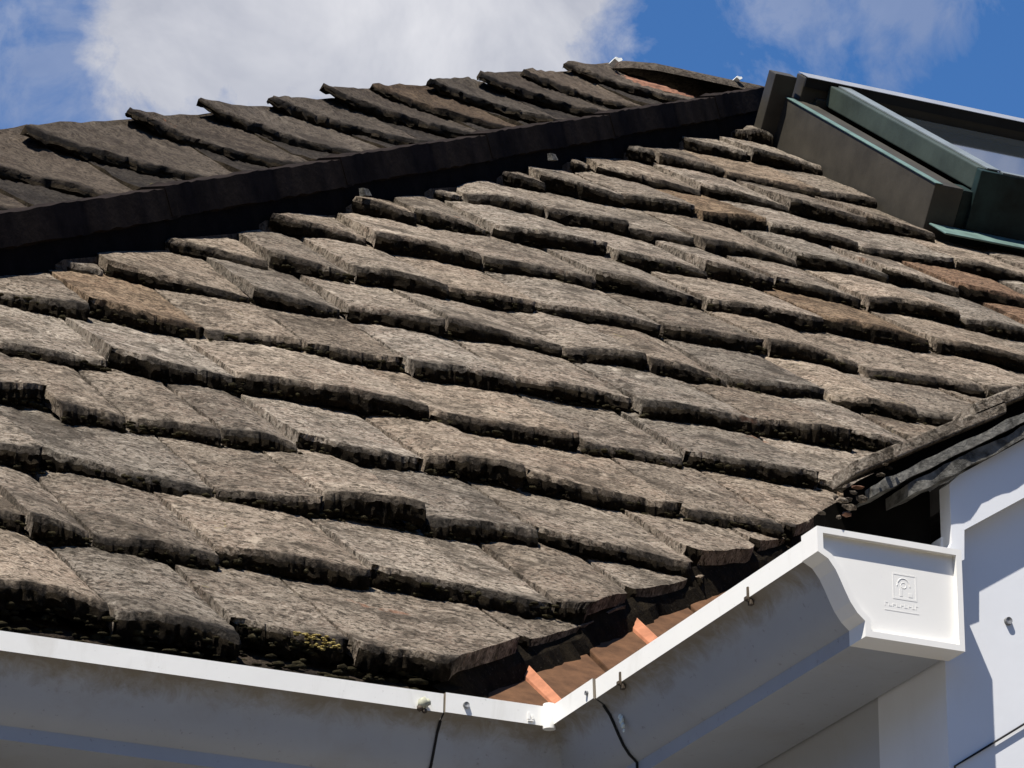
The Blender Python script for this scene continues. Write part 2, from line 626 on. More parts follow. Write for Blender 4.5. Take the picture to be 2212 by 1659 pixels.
# upper part of the front slope behind the window, and the hidden hip end, as plain tiled sheets
hid = MB()
for k in range(-2, 19):
    s0, s1 = 0.079 + GAUGE * k, 0.079 + GAUGE * (k + 1)
    A, B = PM(hip_x(s0), s0, 0), PM(hip_x(s1), s1, 0)
    w0, w1 = 0.07 + 0.02, 0.07
    off = Vector((-0.25, 0, -0.22))
    hid.hexa([A + Vector((0, 0, -0.04)), A + off + Vector((0, 0, -0.04)), B + off + Vector((0, 0, -0.03)), B + Vector((0, 0, -0.03)),
              A + Vector((0, 0, 0.0)), A + off, B + off + Vector((0, 0, -0.014)), B + Vector((0, 0, -0.014))])
hid.build("hip_slope", [M_TILE2], house)

# hip capping: angular tiles laid end to end up the hip, each lapping the one below
hd = (PM(hip_x(3.0), 3.0, 0) - PM(hip_x(1.0), 1.0, 0))
hlen = hd.length / 2.0
hd.normalize()
hp = Vector((1, -1, 0)).normalized()
hp = (hp - hd * hp.dot(hd)).normalized()
hu = hp.cross(hd)
hu = hu if hu.z > 0 else -hu


def hip_tile_mesh(L):
    prof = [(0.0, -0.03), (-0.002, 0.030), (0.004, 0.0315), (0.000, 0.068), (-0.03, 0.071), (-0.075, 0.052), (-0.14, 0.0), (-0.14, -0.03)]
    top, low = MB(), MB()
    for mb, idx in ((low, (0, 1)), (top, (1, 2, 3, 4, 5, 6, 7))):
        n = 44
        rows = []
        for j in range(n + 1):
            t = L * j / n
            lift = 0.0025 * (1 - j / n)
            row = []
            for q in idx:
                a, b_ = prof[q]
                wob = 0.0030 * nz(t * 9, q, 4.0) + 0.0022 * nz(t * 40, q, 1.0) + 0.0016 * nz(t * 110, q, 2.0)
                row.append(mb.vert(hp * (a + wob) + hu * (b_ + lift + wob) + hd * t))
            rows.append(row)
        for A, B in zip(rows, rows[1:]):
            for i in range(len(idx) - 1):
                mb.face((A[i], B[i], B[i + 1], A[i + 1]))
        mb.face(rows[0])
        mb.face(rows[-1][::-1])
    return top, low


HL = 0.56
HSTEP = (HL - 0.02) / hlen
s = 3.69 - 8 * HSTEP - 0.03
first = None
while s < 3.69 - HSTEP + 0.01:
    base = PM(hip_x(s), s, -0.010)
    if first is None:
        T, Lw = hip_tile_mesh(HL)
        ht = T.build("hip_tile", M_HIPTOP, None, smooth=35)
        lw = Lw.build("lower_shade_strip", M_HIPLOW, None, smooth=35)
        first = (ht, lw)
    else:
        ht, lw = first[0].copy(), first[1].copy()
        COL.objects.link(ht)
        COL.objects.link(lw)
    ht.location = base
    ht.parent = house
    ht.matrix_parent_inverse = house.matrix_world.inverted()
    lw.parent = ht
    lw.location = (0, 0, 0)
    s += HSTEP
# pale nail heads and mortar crumbs on the hip
for (sx, lx) in ((2.02, 0.012), (2.57, 0.014)):
    nb = MB()
    c = PM(hip_x(sx), sx, 0.0) + hp * lx + hu * 0.012
    nb.hexa([c + hd * a + hu * b_ + hp * d for (a, b_, d) in
             ((-.012, -.004, 0), (.010, -.006, 0), (.010, -.006, .008), (-.012, -.004, .008),
              (-.010, .006, 0), (.007, .003, 0), (.007, .003, .006), (-.010, .006, .006))])
    nb.build("hip_nail", M_VERGE, house)

# set back slope beyond the hip, its own hip against the sky
far = MB()
vt = MB()
ROWS = [-1.47, -1.24, -1.01, -0.785, -0.553, -0.357, -0.171, 0.0, 0.158, 0.327, 0.502, 0.691, 0.88, 1.075]
for s0, s1_ in zip(ROWS, ROWS[1:]):
    FG = s1_ - s0
    x = far_hip_x(s0)
    xb = 1.2459 * s0 + 0.395 + 0.22
    first_t = True
    while x < xb:
        w = random.uniform(0.32, 0.44) if first_t else random.uniform(0.14, 0.24)
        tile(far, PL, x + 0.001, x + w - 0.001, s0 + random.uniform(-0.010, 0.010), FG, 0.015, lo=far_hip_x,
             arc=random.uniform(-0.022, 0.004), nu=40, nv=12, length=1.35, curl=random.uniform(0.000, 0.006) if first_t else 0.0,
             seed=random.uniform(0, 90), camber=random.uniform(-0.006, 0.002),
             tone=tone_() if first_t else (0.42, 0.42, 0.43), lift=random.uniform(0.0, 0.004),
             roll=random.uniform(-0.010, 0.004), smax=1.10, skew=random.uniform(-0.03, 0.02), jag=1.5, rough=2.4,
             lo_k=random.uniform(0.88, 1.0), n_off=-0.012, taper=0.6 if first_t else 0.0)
        x += w
        first_t = False
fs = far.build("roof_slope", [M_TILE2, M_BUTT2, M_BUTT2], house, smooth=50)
tag(fs, "darker brown slope beyond the black hip, its stepped tile ends standing against the sky")
fu = MB()
fu.face([fu.vert(LA + LH * x + LU * s_ - LN * 0.02) for x, s_ in ((far_hip_x(-1.47) + 0.03, -1.47), (-1.2, -1.47), (2.1, 1.08), (far_hip_x(1.08) + 0.03, 1.08))])
fu.build("roofing_felt", M_FELT, fs)

# ridge tiles on top of the set back slope
rc = MB()
n = 10
for j in range(3):
    t0, t1 = 0.45 * j, 0.45 * (j + 1)
    rows = []
    for q in range(9):
        t = t0 + (t1 - t0) * q / 8
        row = []
        for i in range(n + 1):
            a = math.pi * (i / n) * 0.94 + 0.1
            r_ = (0.40 + 0.60 * min(1.0, (t + 0.02) / 0.10)) * 0.075 + 0.004 * (1 - q / 8) + 0.003 * nz(t * 14, i * .6, 3)
            row.append(rc.vert(PEAK + Vector((t - 0.03, -math.cos(a) * r_ * 1.05 + 0.03, math.sin(a) * r_ * 0.62 - 0.035))))
        rows.append(row)
    for A, B in zip(rows, rows[1:]):
        for i in range(n):
            rc.face((A[i], A[i + 1], B[i + 1], B[i]))
    rc.face(rows[0])
    rc.face(rows[-1][::-1])
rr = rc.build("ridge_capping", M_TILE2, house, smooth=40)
mo = MB()
for j in range(11):
    t = j * 0.022
    c = PL(1.37 + t, 1.000, -0.004 - 0.008 * abs(j - 5) / 5)
    w = 0.5 + 0.5 * nz(j * .7, 2, 1)
    mo.hexa([c + Vector(v) for v in ((-.012, -.03, -.02), (.012, -.03, -.02), (.012, .03, -.0), (-.012, .03, -.0),
                                     (-.012, -.022, -.004 - .004 * w), (.012, -.022, -.004 - .004 * w), (.012, .03, .03), (-.012, .03, .03))])
mo.build("ridge_mortar", plain("weathered_orange_mortar", (0.17, 0.085, 0.055), 0.9, 0.1, 0.5, 60, 0.6), rr)
for (c, d) in ((PL(1.372, 1.035, 0.016), 0.0065), (PEAK + Vector((0.27, -0.045, -0.008)), 0.005)):
    ch = MB()
    r0 = [ch.vert(c + Vector((d * 1.4 * math.cos(a), -0.008, d * math.sin(a) * (0.7 + 0.3 * math.sin(3 * a))))) for a in [i * math.pi / 4 for i in range(8)]]
    r1 = [ch.vert(Vector(ch.v[i]) + Vector((0, 0.03, 0.0))) for i in r0]
    ch.face(r0[::-1])
    for i in range(8):
        ch.face((r0[i], r0[(i + 1) % 8], r1[(i + 1) % 8], r1[i]))
    ch.build("lichen_patch", M_WCHIP, rr, smooth=60)

# ------------------------------------------------------------------ valley: dark mortar bed blackened for the cut edge's shadow, and clean clay undertiles
sk = MB()
prev = None
for j in range(0, 220):
    s_ = 0.06 + j * 0.009
    x = val_x(s_)
    a = PM(x - 0.006 + 0.006 * nz(s_ * 30, 1, 2), s_ + 0.004, -0.004 - 0.012 * ((s_ - 0.079) % GAUGE) / GAUGE - 0.004)
    mid = PM(x + 0.006 + 0.005 * nz(s_ * 45, 4, 2), s_ - 0.004, -0.022)
    b_ = PM(x + 0.012 + 0.008 * nz(s_ * 24, 7, 2) + 0.007 * nz(s_ * 70, 7, 9), s_ - 0.012 + 0.010 * nz(s_ * 18, 9, 2), -0.034)
    cur = [sk.vert(p) for p in (a, mid, b_)]
    if prev:
        sk.face((prev[0], prev[1], cur[1], cur[0]))
        sk.face((prev[1], prev[2], cur[2], cur[1]))
    prev = cur
sk.build("valley_mortar_shadow", M_BUTT, house)

vu = MB()
laps = []
HV = -0.034
wv = 0.088
j = 0
x = -0.10
while x < 0.8:
    tl = 0.090
    lo_s = max(0.03, 1.097 * (x - 0.03) + 0.118 - 0.17)
    for sA in (lo_s,):
        n0 = HV + random.uniform(-0.001, 0.001)
        tilt = 0.0015
        sB = 1.097 * x + 0.118 + 0.16
        a0, a1 = x, x + tl - 0.004
        top = [PM(a0, sA, n0 + tilt), PM(a1, sA, n0), PM(a1, sB, n0), PM(a0, sB, n0 + tilt)]
        bot = [PM(a0, sA, n0 - 0.012), PM(a1, sA, n0 - 0.012), PM(a1, sB, n0 - 0.012), PM(a0, sB, n0 - 0.012)]
        vu.hexa(bot + top)
        if j in (1, 3):
            # the raised side lap, painted orange for the sunlit stripe along it
            c0, c1 = a1 - 0.014, a1 + 0.002
            vo = MB()
            laps.append(vo)
            vo.hexa([PM(c0, sA, n0 - 0.004), PM(c1, sA, n0 - 0.004), PM(c1 - 0.004, sB, n0 - 0.004), PM(c0 - 0.001, sB, n0 - 0.004),
                     PM(c0 + 0.011, sA, n0 + 0.002), PM(c1, sA, n0 + 0.006), PM(c1 - 0.004, sB, n0 + 0.009), PM(c0 + 0.001, sB, n0 + 0.003)])
    x += tl
    j += 1
vv = vu.build("valley_undertile", M_CLAY, house, bevel=0.0015)
tag(vv, "clean brown clay tiles showing under the weathered ones beside the gutter corner")
for vo in laps:
    vo.build("sunlit_side_lap", M_ORANGE, vv, bevel=0.001)

# ------------------------------------------------------------------ gabled wing on the right
XW = 0.114        # its side wall
YG = -0.430       # face of its gable wall
YB = -0.443       # face of the bargeboard
YT = -0.4550       # verge of the tiles
wing = house


def sz(x):        # top of the wing's roof tiles
    return 0.037 + 0.61 * x


sr = MB()
# tiled slope of the wing (seen edge on): courses climbing to the right
wg = 0.105
for k in range(0, 26):
    xa = 0.028 + wg * k
    if xa > 2.6:
        break
    for side in range(0, 9):
        if k <= 2 and side > 0:
            continue
        ya = YT + 0.075 * side * 1.6
        yb = ya + 0.118
        vlim = xa + 0.20
        if ya > vlim:
            continue
        yb = min(yb, vlim + 0.08)
        if k <= 2:
            yb = YT + 0.036
        jit = random.uniform(-0.003, 0.003)
        st = 0.007
        xA, xB = xa + jit, xa + wg * 1.25
        zt0, zt1 = sz(xA) + 0.002, sz(xB) - st
        sr.hexa([(xA, ya, zt0 - 0.011), (xB, ya, zt1 - 0.011), (xB, yb - 0.002, zt1 - 0.011), (xA, yb - 0.002, zt0 - 0.011),
                 (xA, ya, zt0), (xB, ya, zt1), (xB, yb - 0.002, zt1), (xA, yb - 0.002, zt0)])
ws = sr.build("roof_slope", [M_TILE], house, bevel=0.0012)
tag(ws, "roof slope of the gabled wing, seen edge on above the bargeboard")
# solid deck under the wing's tiles, dark at the open end of the eaves
dk = MB()
for (dx0, dy0, dy1, dzb) in ((0.040, YT + 0.012, YT + 0.035, 0.030), (0.16, YT + 0.0355, 0.02, 0.060)):
    dk.hexa([(dx0, dy0, sz(dx0) - dzb), (2.6, dy0, sz(2.6) - dzb), (2.6, dy1, sz(2.6) - dzb), (dx0, dy1, sz(dx0) - dzb),
             (dx0, dy0, sz(dx0) - 0.0135), (2.6, dy0, sz(2.6) - 0.0135), (2.6, dy1, sz(2.6) - 0.0135), (dx0, dy1, sz(dx0) - 0.0135)])
dk.build("verge_mortar", M_FELT, ws)
fl = MB()  # black block stands for felt and deep shade in the open eaves end
fl.hexa([(0.026, YG + 0.012, -0.02), (XW - 0.001, YG + 0.012, -0.02), (XW - 0.001, YG + 0.03, -0.02), (0.026, YG + 0.03, -0.02),
         (0.026, YG + 0.012, sz(0.026) - 0.020), (XW - 0.001, YG + 0.012, sz(XW) - 0.015), (XW - 0.001, YG + 0.03, sz(XW) - 0.015), (0.026, YG + 0.03, sz(0.026) - 0.020)])
fl.build("eaves_shade_fill", M_FELT, house)
# undercloak: two thin grey layers bedded under the verge
uc = MB()
for (dz0, dz1, xs, yo) in ((-0.0315, -0.0235, 0.045, 0.001), (-0.0445, -0.0345, 0.076, 0.003)):
    prev = None
    x = xs
    while x < 1.2:
        w = 0.006
        zt = sz(x) + dz1 + 0.0022 * nz(x * 60, 1, dz0 * 100) + 0.0012 * nz(x * 170, 2, dz0 * 100)
        zb = sz(x) + dz0 + 0.0018 * nz(x * 70, 5, dz0 * 100)
        y = YT + yo + 0.0015 * nz(x * 90, 3, dz0 * 100)
        cur = [uc.vert((x, y, zb)), uc.vert((x, y, zt)), uc.vert((x, y + 0.05, zt)), uc.vert((x, y + 0.05, zb))]
        if prev:
            for i in range(4):
                uc.face((prev[i], prev[(i + 1) % 4], cur[(i + 1) % 4], cur[i]))
        else:
            uc.face(cur)
        prev = cur
        x += w
uc.build("undercloak", M_VERGE, ws)
# lumpy broken mortar and clean clay at the foot of the verge
fm = MB()


def lump(mb, c, r, sq=(1, 1, 1), seed=0.0, m=0, col=(1, 1, 1)):
    t = (1 + 5 ** .5) / 2
    V = [Vector(v).normalized() for v in ((-1, t, 0), (1, t, 0), (-1, -t, 0), (1, -t, 0), (0, -1, t), (0, 1, t), (0, -1, -t), (0, 1, -t), (t, 0, -1), (t, 0, 1), (-t, 0, -1), (-t, 0, 1))]
    i0 = len(mb.v)
    for v in V:
        k = r * (1 + 0.45 * nz(v.x * 1.7 + seed, v.y * 1.7, v.z * 1.7 + seed * 3))
        mb.vert(Vector(c) + Vector((v.x * sq[0], v.y * sq[1], v.z * sq[2])) * k, col)
    for f in ((0, 11, 5), (0, 5, 1), (0, 1, 7), (0, 7, 10), (0, 10, 11), (1, 5, 9), (5, 11, 4), (11, 10, 2), (10, 7, 6), (7, 1, 8),
              (3, 9, 4), (3, 4, 2), (3, 2, 6), (3, 6, 8), (3, 8, 9), (4, 9, 5), (2, 4, 11), (6, 2, 10), (8, 6, 7), (9, 8, 1)):
        mb.face([i0 + q for q in f], m)


for j in range(30):
    t = random.random()
    lump(fm, (0.010 + 0.062 * t + random.uniform(-.006, .006), YT + random.uniform(-0.004, 0.03), 0.010 + 0.060 * t + random.uniform(-.010, .008)),
         random.uniform(0.0014, 0.0032), (random.uniform(0.8, 2.2), 1.2, random.uniform(0.4, 1.0)), j * 1.7, 0 if random.random() < 0.6 else (1 if random.random() < .7 else 2))
fm.build("broken_mortar", [M_TILE2, M_TILE, M_BROKEN], ws, smooth=60)

# bargeboard with a rounded heel and a foot that reaches the gutter
bbm = MB()


def board(mb, outline, y0, y1, m=0):
    A = [mb.vert((x, y0, z)) for x, z in outline]
    B = [mb.vert((x, y1, z)) for x, z in outline]
    mb.face(A[::-1], m)
    mb.face(B, m)
    n_ = len(A)
    for i in range(n_):
        mb.face((A[i], A[(i + 1) % n_], B[(i + 1) % n_], B[i]), m)


def bz(x):        # lower edge of the bargeboard
    return 0.0235 + 0.645 * (x - 0.1265)


outl = [(0.1155, 0.058), (0.1155, 0.012), (0.1110, 0.0035), (0.1165, -0.004), (0.1255, 0.0005), (0.1265, bz(0.1265)), (1.6, bz(1.6)), (1.6, bz(1.6) + 0.06), (0.124, 0.066)]
board(bbm, [(x, z) for x, z in outl], YB, YG + 0.002)
tag(bbm.build("bargeboard", M_WALL, house), "white board following the slope of the gable")
# walls of the wing
wl_ = MB()
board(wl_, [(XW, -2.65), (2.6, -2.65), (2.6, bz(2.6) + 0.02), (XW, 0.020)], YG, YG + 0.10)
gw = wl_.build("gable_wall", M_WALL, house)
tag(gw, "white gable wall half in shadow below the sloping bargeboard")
sc = MB()


def screw(mb, c, nrm, r, m=0):
    nrm = Vector(nrm).normalized()
    a = nrm.cross(Vector((0.2, 0.4, 0.9))).normalized()
    b2 = nrm.cross(a)
    c = Vector(c)
    rim = [mb.vert(c + a * (r * math.cos(t)) + b2 * (r * math.sin(t)) - nrm * 0.002) for t in [i * math.pi / 6 for i in range(12)]]
    inn = [mb.vert(c + (a * math.cos(t) + b2 * math.sin(t)) * r * 0.8 + nrm * 0.0012) for t in [i * math.pi / 6 for i in range(12)]]
    dip = mb.vert(c + nrm * 0.0004)
    for i in range(12):
        mb.face((rim[i], rim[(i + 1) % 12], inn[(i + 1) % 12], inn[i]), m)
        mb.face((inn[i], inn[(i + 1) % 12], dip), m)


screw(sc, (0.1675, YG - 0.0012, -0.0365), (0, -1, 0), 0.0034)
sc.build("screw", M_SCREW, gw)
sw = MB()
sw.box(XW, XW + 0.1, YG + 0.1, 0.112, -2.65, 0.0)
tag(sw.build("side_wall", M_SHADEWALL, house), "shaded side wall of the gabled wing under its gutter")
fw_ = MB()
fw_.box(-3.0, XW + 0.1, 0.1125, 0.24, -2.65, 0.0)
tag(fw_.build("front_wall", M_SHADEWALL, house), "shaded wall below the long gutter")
ef = MB()  # black strip stands for felt and shade in the gap above the lip
ef.box(-3.0, -0.06, 0.066, 0.111, -0.02, 0.020)
ef.build("eaves_shade_fill", M_FELT, house)
# bottom edge of the slope left of the picture and the far roof underneath
# eaves undercourse, dark and crumbling, with a few clean clay edges
eu = MB()
x = -0.95
while x < -0.13:
    w = random.uniform(0.09, 0.14)
    w = min(w, -0.075 - x)
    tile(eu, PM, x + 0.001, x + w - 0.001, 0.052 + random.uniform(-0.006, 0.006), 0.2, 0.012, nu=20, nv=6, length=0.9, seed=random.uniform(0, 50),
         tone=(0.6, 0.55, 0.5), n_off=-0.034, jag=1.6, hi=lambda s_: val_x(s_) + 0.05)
    x += w
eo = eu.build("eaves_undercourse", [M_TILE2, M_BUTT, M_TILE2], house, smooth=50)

# ------------------------------------------------------------------ roof window
X0, X1, S0, S1 = WIN["x0"], WIN["x1"], WIN["s0"], WIN["s1"]
rw = MB()


def pbox(mb, x0, x1, s0, s1, n0, n1, m=0, P=PM):
    mb.box(x0, x1, s0, s1, n0, n1, m, fr=lambda a, b_, c: P(a, b_, c))


pbox(rw, X0, X0 + 0.05, S0, S1, -0.03, 0.068)
pbox(rw, X1 - 0.05, X1, S0, S1, -0.03, 0.078)
pbox(rw, X0 + 0.0505, X1 - 0.0505, S1 - 0.05, S1, -0.03, 0.078)
win = rw.build("roof_window", M_BRONZE, house, bevel=0.002)
tag(win, "dark bronze roof window with a raised sash set into the sunlit slope")
fr_ = MB()
pbox(fr_, X0 + 0.0505, X1 - 0.0505, S0 + 0.002, S0 + 0.05, -0.02, 0.066)
fr_.build("bottom_rail", M_DARKFRAME, win, bevel=0.002)
lipm = MB()
pbox(lipm, X0 - 0.002, X0 + 0.012, S0 - 0.003, S1 - 0.04, 0.0682, 0.0700)
lipm.build("frame_trim", M_TEAL, win, bevel=0.0015)
sa = MB()
pbox(sa, X0 + 0.068, X0 + 0.105, S0 + 0.012, S1 - 0.045, 0.069, 0.104)
sa.build("sash", M_GREENGREY, win, bevel=0.002)
sb = MB()
pbox(sb, X0 + 0.0672, X1 - 0.06, S0 - 0.006, S0 + 0.0115, 0.0, 0.103)
pbox(sb, X1 - 0.105, X1 - 0.068, S0 + 0.012, S1 - 0.045, 0.079, 0.104)
sb.build("sash_rail", M_DARKFRAME, win, bevel=0.002)
gk = MB()
pbox(gk, X0 + 0.082, X0 + 0.105, S0 + 0.006, S1 - 0.05, 0.1045, 0.1065)
pbox(gk, X0 + 0.105, X1 - 0.1, S0 - 0.004, S0 + 0.010, 0.1035, 0.1055)
gk.build("glazing_bead", plain("grey_bead", (0.13, 0.15, 0.155), 0.4, 0.4, 0.15), win)
gl = MB()
pbox(gl, X0 + 0.1055, X1 - 0.1055, S0 + 0.0120, S1 - 0.05, 0.074, 0.080)
gl.build("glass_pane", M_GLASS, win)
hm = MB()
pbox(hm, X0 - 0.028, X0 + 0.012, S1 - 0.035, S1 - 0.005, -0.02, 0.104)
hm.build("corner_cover", M_BRONZE, win, bevel=0.002)
hb = MB()
pbox(hb, X0 + 0.024, X1 + 0.03, S1 - 0.040, S1 - 0.004, 0.050, 0.108)
hb.build("top_hood", M_BRONZE, win, bevel=0.002)
ht2 = MB()
pbox(ht2, X0 + 0.024, X1 + 0.03, S1 - 0.0445, S1 - 0.0405, 0.093, 0.1095)
ht2.build("hood_seal", M_BLACK, win)
bt = MB()
pbox(bt, X0 + 0.026, X1 + 0.03, S1 - 0.048, S1 - 0.004, 0.1096, 0.1106)
bt.build("hood_trim", plain("silver_trim", (0.20, 0.21, 0.23), 0.35, 0.5, 0.1), win)
ap = MB()
pbox(ap, X0 + 0.005, X1 + 0.05, S0 - 0.065, S0 - 0.004, 0.004, 0.0075)
ap.build("apron_flashing", M_TEAL, win, bevel=0.002)
hn = MB()
pbox(hn, X0 + 0.19, X0 + 0.42, S0 - 0.011, S0 - 0.0062, 0.087, 0.093)
hn.build("sash_handle", M_SCREW, win)

# ------------------------------------------------------------------ rain gutter
gut = empty("rain_gutter", (0, 0, -0.073), "white plastic ogee rain gutter turning a corner below the mossy tiles", "gutter")
PROF = [(0.0, 0.0), (0.0006, -0.0155), (0.0080, -0.0195), (0.0137, -0.027), (0.0176, -0.0347), (0.0212, -0.0423), (0.0252, -0.050),
        (0.0302, -0.0568), (0.0368, -0.0625), (0.0372, -0.0735), (0.1118, -0.0735), (0.1118, 0.0)]
LIPN = 2
INNER = [(0.1098, 0.0), (0.1098, -0.0715), (0.0392, -0.0715), (0.0388, -0.0612), (0.0320, -0.0555), (0.0270, -0.0487), (0.0230, -0.0410),
         (0.0194, -0.0334), (0.0155, -0.0257), (0.0098, -0.0180), (0.0024, -0.0145), (0.0020, 0.0)]
FULL = PROF + INNER
LSTOP = 0.4570


def gutter_run(mb, along, t0, t1, grow=0.0, mitre0=0.0, mitre1=0.0, n=2):
    """extrude the section; along = 'x' (left arm) or 'y' (arm of the wing)"""
    rings = []
    for q in range(n + 1):
        t = t0 + (t1 - t0) * q / n
        ring = []
        for i, (d, z) in enumerate(FULL):
            dd = d - grow if i < len(PROF) - 2 else d
            zz = z - (grow if z < -0.07 and i < len(PROF) else 0) + (grow * 0.3 if z == 0 else 0)
            tt = t
            if q == 0 and mitre0:
                tt = t0 + mitre0 * d
            if q == n and mitre1:
                tt = t1 + mitre1 * d
            if along == 'x':
                ring.append(mb.vert((tt, dd, zz)))
            else:
                ring.append(mb.vert((dd, tt, zz)))
        rings.append(ring)
    m_ = len(FULL)
    for A, B in zip(rings, rings[1:]):
        for i in range(m_):
            zavg = min(FULL[i][1], FULL[(i + 1) % m_][1])
            mat = 0 if (i == 0 or i >= len(PROF) - 1) else 1
            f = (A[i], A[(i + 1) % m_], B[(i + 1) % m_], B[i])
            mb.face(f if along == 'y' else f[::-1], mat)
    mb.face(rings[0] if along == 'x' else rings[0][::-1], 1)
    mb.face(rings[-1][::-1] if along == 'x' else rings[-1], 1)


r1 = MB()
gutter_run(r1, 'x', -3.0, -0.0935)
o = r1.build("gutter_length", [M_WHITE, M_GRIMESHADE], gut, smooth=35)
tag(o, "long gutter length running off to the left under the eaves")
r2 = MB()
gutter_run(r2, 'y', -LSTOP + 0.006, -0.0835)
o = r2.build("gutter_length", [M_WHITE, M_GRIMESHADE], gut, smooth=35)
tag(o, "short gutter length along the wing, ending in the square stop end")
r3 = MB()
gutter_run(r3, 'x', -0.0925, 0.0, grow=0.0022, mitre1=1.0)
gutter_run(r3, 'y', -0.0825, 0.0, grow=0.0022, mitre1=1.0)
crn = r3.build("gutter_corner", [M_WHITE, M_GRIMESHADE], gut, smooth=35)
cb = MB()
tube(cb, [(-0.0035, -0.0042, 0.0022), (-0.0035, -0.0042, -0.008), (-0.0033, -0.004, -0.0185)], [0.0050, 0.0056, 0.0052], 12)
cb.build("corner_bead", M_WHITE, crn, smooth=50)
scw = MB()
screw(scw, (-0.075, -0.0026, -0.0075), (0, -1, 0), 0.0030)
o1 = scw.build("screw", M_SCREW, crn)
scw = MB()
screw(scw, (-0.0026, -0.0725, -0.0085), (-1, 0, 0), 0.0022)
scw.build("screw", M_SCREW, crn)
em = MB()
for (a, b_, c, d) in ((-0.0215, -0.0195, -0.0125, -0.0065), (-0.0215, -0.0165, -0.0135, -0.0120), (-0.0180, -0.0165, -0.0125, -0.0085)):
    em.box(a, b_, -0.0032, -0.0021, c, d)
em.build("moulded_mark", M_STOP, crn)
# seals at the two joints: a thin dark gap following the section
for (al, t0) in (('x', -0.0934), ('y', -0.0834)):
    sm = MB()
    ring0, ring1 = [], []
    for (d, z) in PROF[:-1]:
        q0 = (t0, d - 0.0008, z) if al == 'x' else (d - 0.0008, t0, z)
        q1 = (t0 + 0.0010, d - 0.0008, z) if al == 'x' else (d - 0.0008, t0 + 0.0010, z)
        ring0.append(sm.vert(q0))
        ring1.append(sm.vert(q1))
    for i in range(1, len(ring0) - 1):
        sm.face((ring0[i], ring0[i + 1], ring1[i + 1], ring1[i]))
    sm.build("joint_seal", M_BLACK, crn)
    s2 = MB()
    tube(s2, [((t0 + 0.0005, d - 0.0010, z - 0.0006) if al == 'x' else (d - 0.0010, t0 + 0.0005, z - 0.0006)) for (d, z) in PROF[2:10]], 0.0012, 6)
    s2.build("joint_seal", M_BLACK, crn)
# stop end: recessed plate inside a raised rim, with a moulded emblem
se = MB()
plate = [(-0.0006, 0.0005), (-0.0004, -0.0160), (0.0072, -0.0200), (0.0130, -0.0274), (0.0169, -0.0350), (0.0205, -0.0427), (0.0245, -0.0505), (0.0296, -0.0575), (0.0362, -0.0632),
         (0.0362, -0.0738), (0.1135, -0.0738), (0.1135, 0.0)]
board(se, plate, -LSTOP + 0.0046, -LSTOP + 0.0065)
rim_in = []
cx, cz = 0.062, -0.034
w_r = 0.0030


def inset(poly, d):
    res = []
    n_ = len(poly)
    for i in range(n_):
        p0, p1, p2 = Vector(poly[i - 1]), Vector(poly[i]), Vector(poly[(i + 1) % n_])
        e1, e2 = (p1 - p0).normalized(), (p2 - p1).normalized()
        n1, n2 = Vector((-e1.y, e1.x)), Vector((-e2.y, e2.x))
        b2 = (n1 + n2)
        b2 = b2 / max(0.35, b2.dot(n1)) if b2.length > 1e-6 else n1
        res.append(tuple(p1 + b2 * d))
    return res


inn = inset(plate, w_r)
n_ = len(plate)
outer = inset(plate, -0.0016)
o0 = [se.vert((x, -LSTOP, z)) for x, z in outer]
i0 = [se.vert((x, -LSTOP, z)) for x, z in inn]
o1_ = [se.vert((x, -LSTOP + 0.024, z)) for x, z in outer]
i1 = [se.vert((x, -LSTOP + 0.0047, z)) for x, z in inn]
for i in range(n_):
    k = (i + 1) % n_
    se.face((o0[i], i0[i], i0[k], o0[k]))
    se.face((o0[k], o1_[k], o1_[i], o0[i]))
    se.face((i0[i], i1[i], i1[k], i0[k]))
o2_ = [se.vert((x, -LSTOP + 0.024, z)) for x, z in inset(plate, 0.0008)]
for i in range(n_):
    k = (i + 1) % n_
    se.face((o1_[i], o1_[k], o2_[k], o2_[i]))
st = se.build("stop_end", M_STOP, gut, bevel=0.0)
tag(st, "square white stop end closing the gutter, with a small moulded house emblem")
eb = MB()
ex, ez, er = 0.0700, -0.0320, 0.0098
yf, yb_ = -LSTOP + 0.00446, -LSTOP + 0.0048
for (a, b_, c, d) in ((-er, er, er - 0.0011, er), (-er, er, -er, -er + 0.0014), (-er, -er + 0.0010, -er + 0.0014, er - 0.0011), (er - 0.0012, er, -er + 0.0014, er - 0.0011),
                      (-0.0042, -0.0020, -0.0072, -0.0010), (0.0030, 0.0062, -0.0072, -0.0042)):
    eb.box(ex + a, ex + b_, yf, yb_, ez + c, ez + d)
ang = [math.pi * i / 10 for i in range(11)]
tube(eb, [(ex - 0.001 + 0.0052 * math.cos(a), yf + 0.0005, ez + 0.0005 + 0.0058 * math.sin(a)) for a in ang], 0.0007, 6)
tube(eb, [(ex - 0.001 + 0.0022 * math.cos(a), yf + 0.0005, ez + 0.001 + 0.0022 * math.sin(a)) for a in [2 * math.pi * i / 10 for i in range(11)]], 0.0006, 6)
eb.build("emblem", M_STOP, st)
et = MB()
xq = ex - 0.0165
for j in range(9):
    w = random.uniform(0.0016, 0.0026)
    hgt = random.choice((0.0022, 0.0030, 0.0036))
    et.box(xq, xq + 0.0006, yf, yb_, -0.0478, -0.0478 + hgt)
    et.box(xq + 0.0007, xq + w, yf, yb_, -0.0478 + (0.0 if j % 2 else hgt * 0.6), -0.0472 + (0.0 if j % 2 else hgt * 0.6))
    xq += w + 0.0008
et.box(ex - 0.0170, ex + 0.011, yf, yb_, -0.0512, -0.0505)
et.build("moulded_lettering", M_STOP, st)
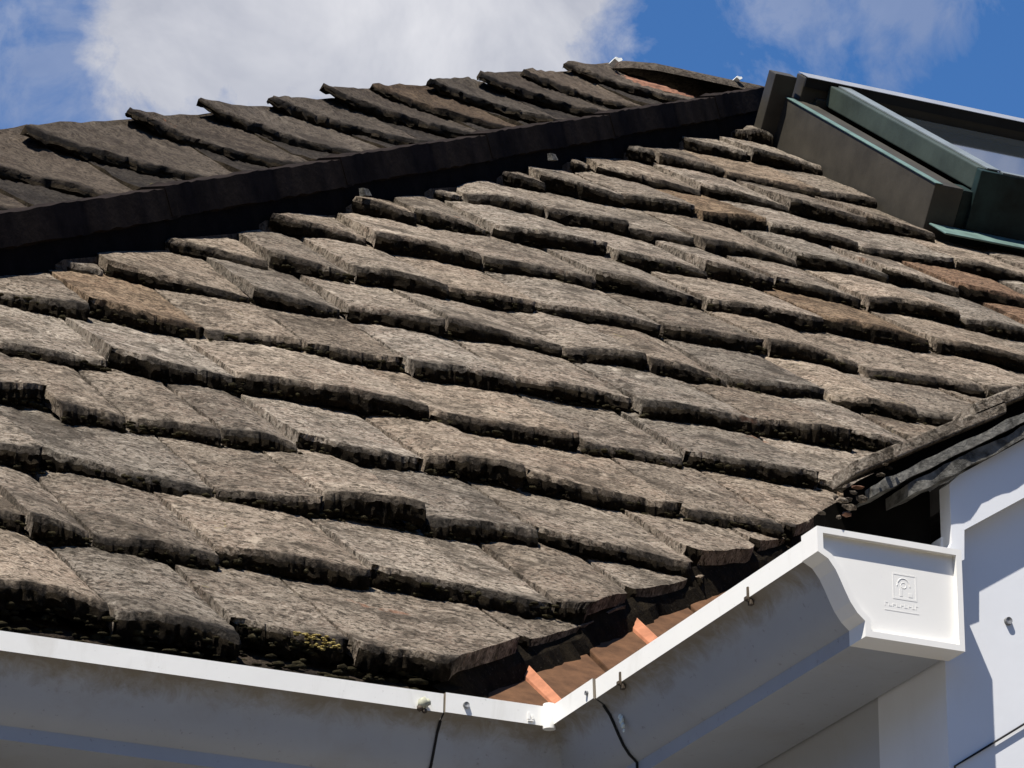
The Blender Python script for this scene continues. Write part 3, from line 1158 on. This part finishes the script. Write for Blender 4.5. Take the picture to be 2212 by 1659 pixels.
# clips over the lip
for y in (-0.1285, -0.345):
    cm = MB()
    cm.box(-0.0010, 0.0006, y - 0.0011, y + 0.0011, -0.0190, -0.0075)
    cm.box(0.0006, 0.0040, y - 0.0022, y + 0.0022, -0.0215, -0.0175)
    cm.box(-0.0022, 0.0008, y - 0.0012, y + 0.0030, -0.0180, -0.0150)
    cm.build("gutter_clip", M_BRACK, gut, bevel=0.0006)

# ------------------------------------------------------------------ small things
lm = MB()
for q, (dx, dz, r_) in enumerate(((0, 0, 0.0052), (0.0034, 0.0012, 0.0038), (-0.0028, -0.0046, 0.0030), (0.0010, -0.0062, 0.0026))):
    lump(lm, (-0.1120 + dx, -0.0030, -0.0112 + dz), r_, (1, 0.8, 1), q + 3.3, 0 if q < 2 else 1)
tag(lm.build("gutter_debris", [M_LUMP, M_BRACK], None, smooth=80), "small pale round lump stuck to the white lip of the long gutter", "debris", kind="thing")
dm = MB()
for q, (dy, dz, r_) in enumerate(((0, 0, 0.0036), (0.003, 0.004, 0.0026), (-0.002, -0.0045, 0.0030), (-0.0035, -0.009, 0.0016))):
    lump(dm, (0.0155, -0.098 + dy, -0.036 + dz), r_, (0.5, 1, 1), q + 1.1)
tag(dm.build("splash", M_DROP, None, smooth=80), "chalky pale green splash on the shaded gutter face below the joint", "splash")
wc = MB()
cpts = []
for i in range(25):
    t = i / 24
    x = 0.118 + 0.50 * t
    cpts.append((x, YG - 0.0016, -0.1545 + 0.66 * (x - 0.1155) + 0.004 * math.sin(t * 9) * t))
cpts.insert(0, (0.1165, YG - 0.0014, -0.185))
tube(wc, cpts, 0.0008, 6)
tag(wc.build("wall_cable", M_BLACK, None, smooth=60), "thin dark cable slanting up across the white gable wall", "cable")

mo_ = MB()
for (a, b_, s0, k, arc_, skew_, th_) in moss_spots:
    if k > 9:
        continue
    dens = 46 if k == 0 else (40 if k < 6 else 22)
    for q in range(dens):
        x = random.uniform(a, b_)
        r_ = random.uniform(0.0009, 0.0026) * (1.0 if random.random() < 0.85 else 1.7)
        nn = random.uniform(-0.014, th_ - 0.018)
        uq = (x - a) / (b_ - a)
        lump(mo_, PM(x, s0 + arc_ * (2 * uq - 1) ** 2 + skew_ * (uq - 0.5) + random.uniform(-0.004, 0.003), nn), r_, (random.uniform(1, 2.4), 1, random.uniform(0.5, 0.9)), random.uniform(0, 50))
for q in range(260):      # crumbling moss along the eaves
    x = random.uniform(-0.55, -0.07)
    lump(mo_, PM(x, 0.060 + random.uniform(-0.012, 0.02), random.uniform(-0.036, -0.014)), random.uniform(0.0010, 0.0050), (random.uniform(1, 2.6), 1, random.uniform(0.4, 0.8)), random.uniform(0, 50))
tag(mo_.build("moss", M_MOSS, None, smooth=80), "dark dry moss crusting the lower edges of the tiles", "moss", kind="stuff")

lf = MB()
for (x, s_, n_) in ((-0.168, 0.086, 0.006), (-0.155, 0.084, 0.006), (-0.146, 0.081, 0.003), (-0.160, 0.078, 0.000)):
    for q in range(16):
        c = PM(x + random.uniform(-.009, .009), s_ + random.uniform(-.005, .005), n_ - 0.0035 + random.uniform(-.0025, .0015))
        lump(lf, c, random.uniform(0.0008, 0.0021), (1.5, 1, 0.5), random.uniform(0, 30))
tag(lf.build("yellow_lichen", M_LEAF, None, smooth=70), "patch of bright yellow lichen on the edge of a tile near the gutter corner", "lichen")
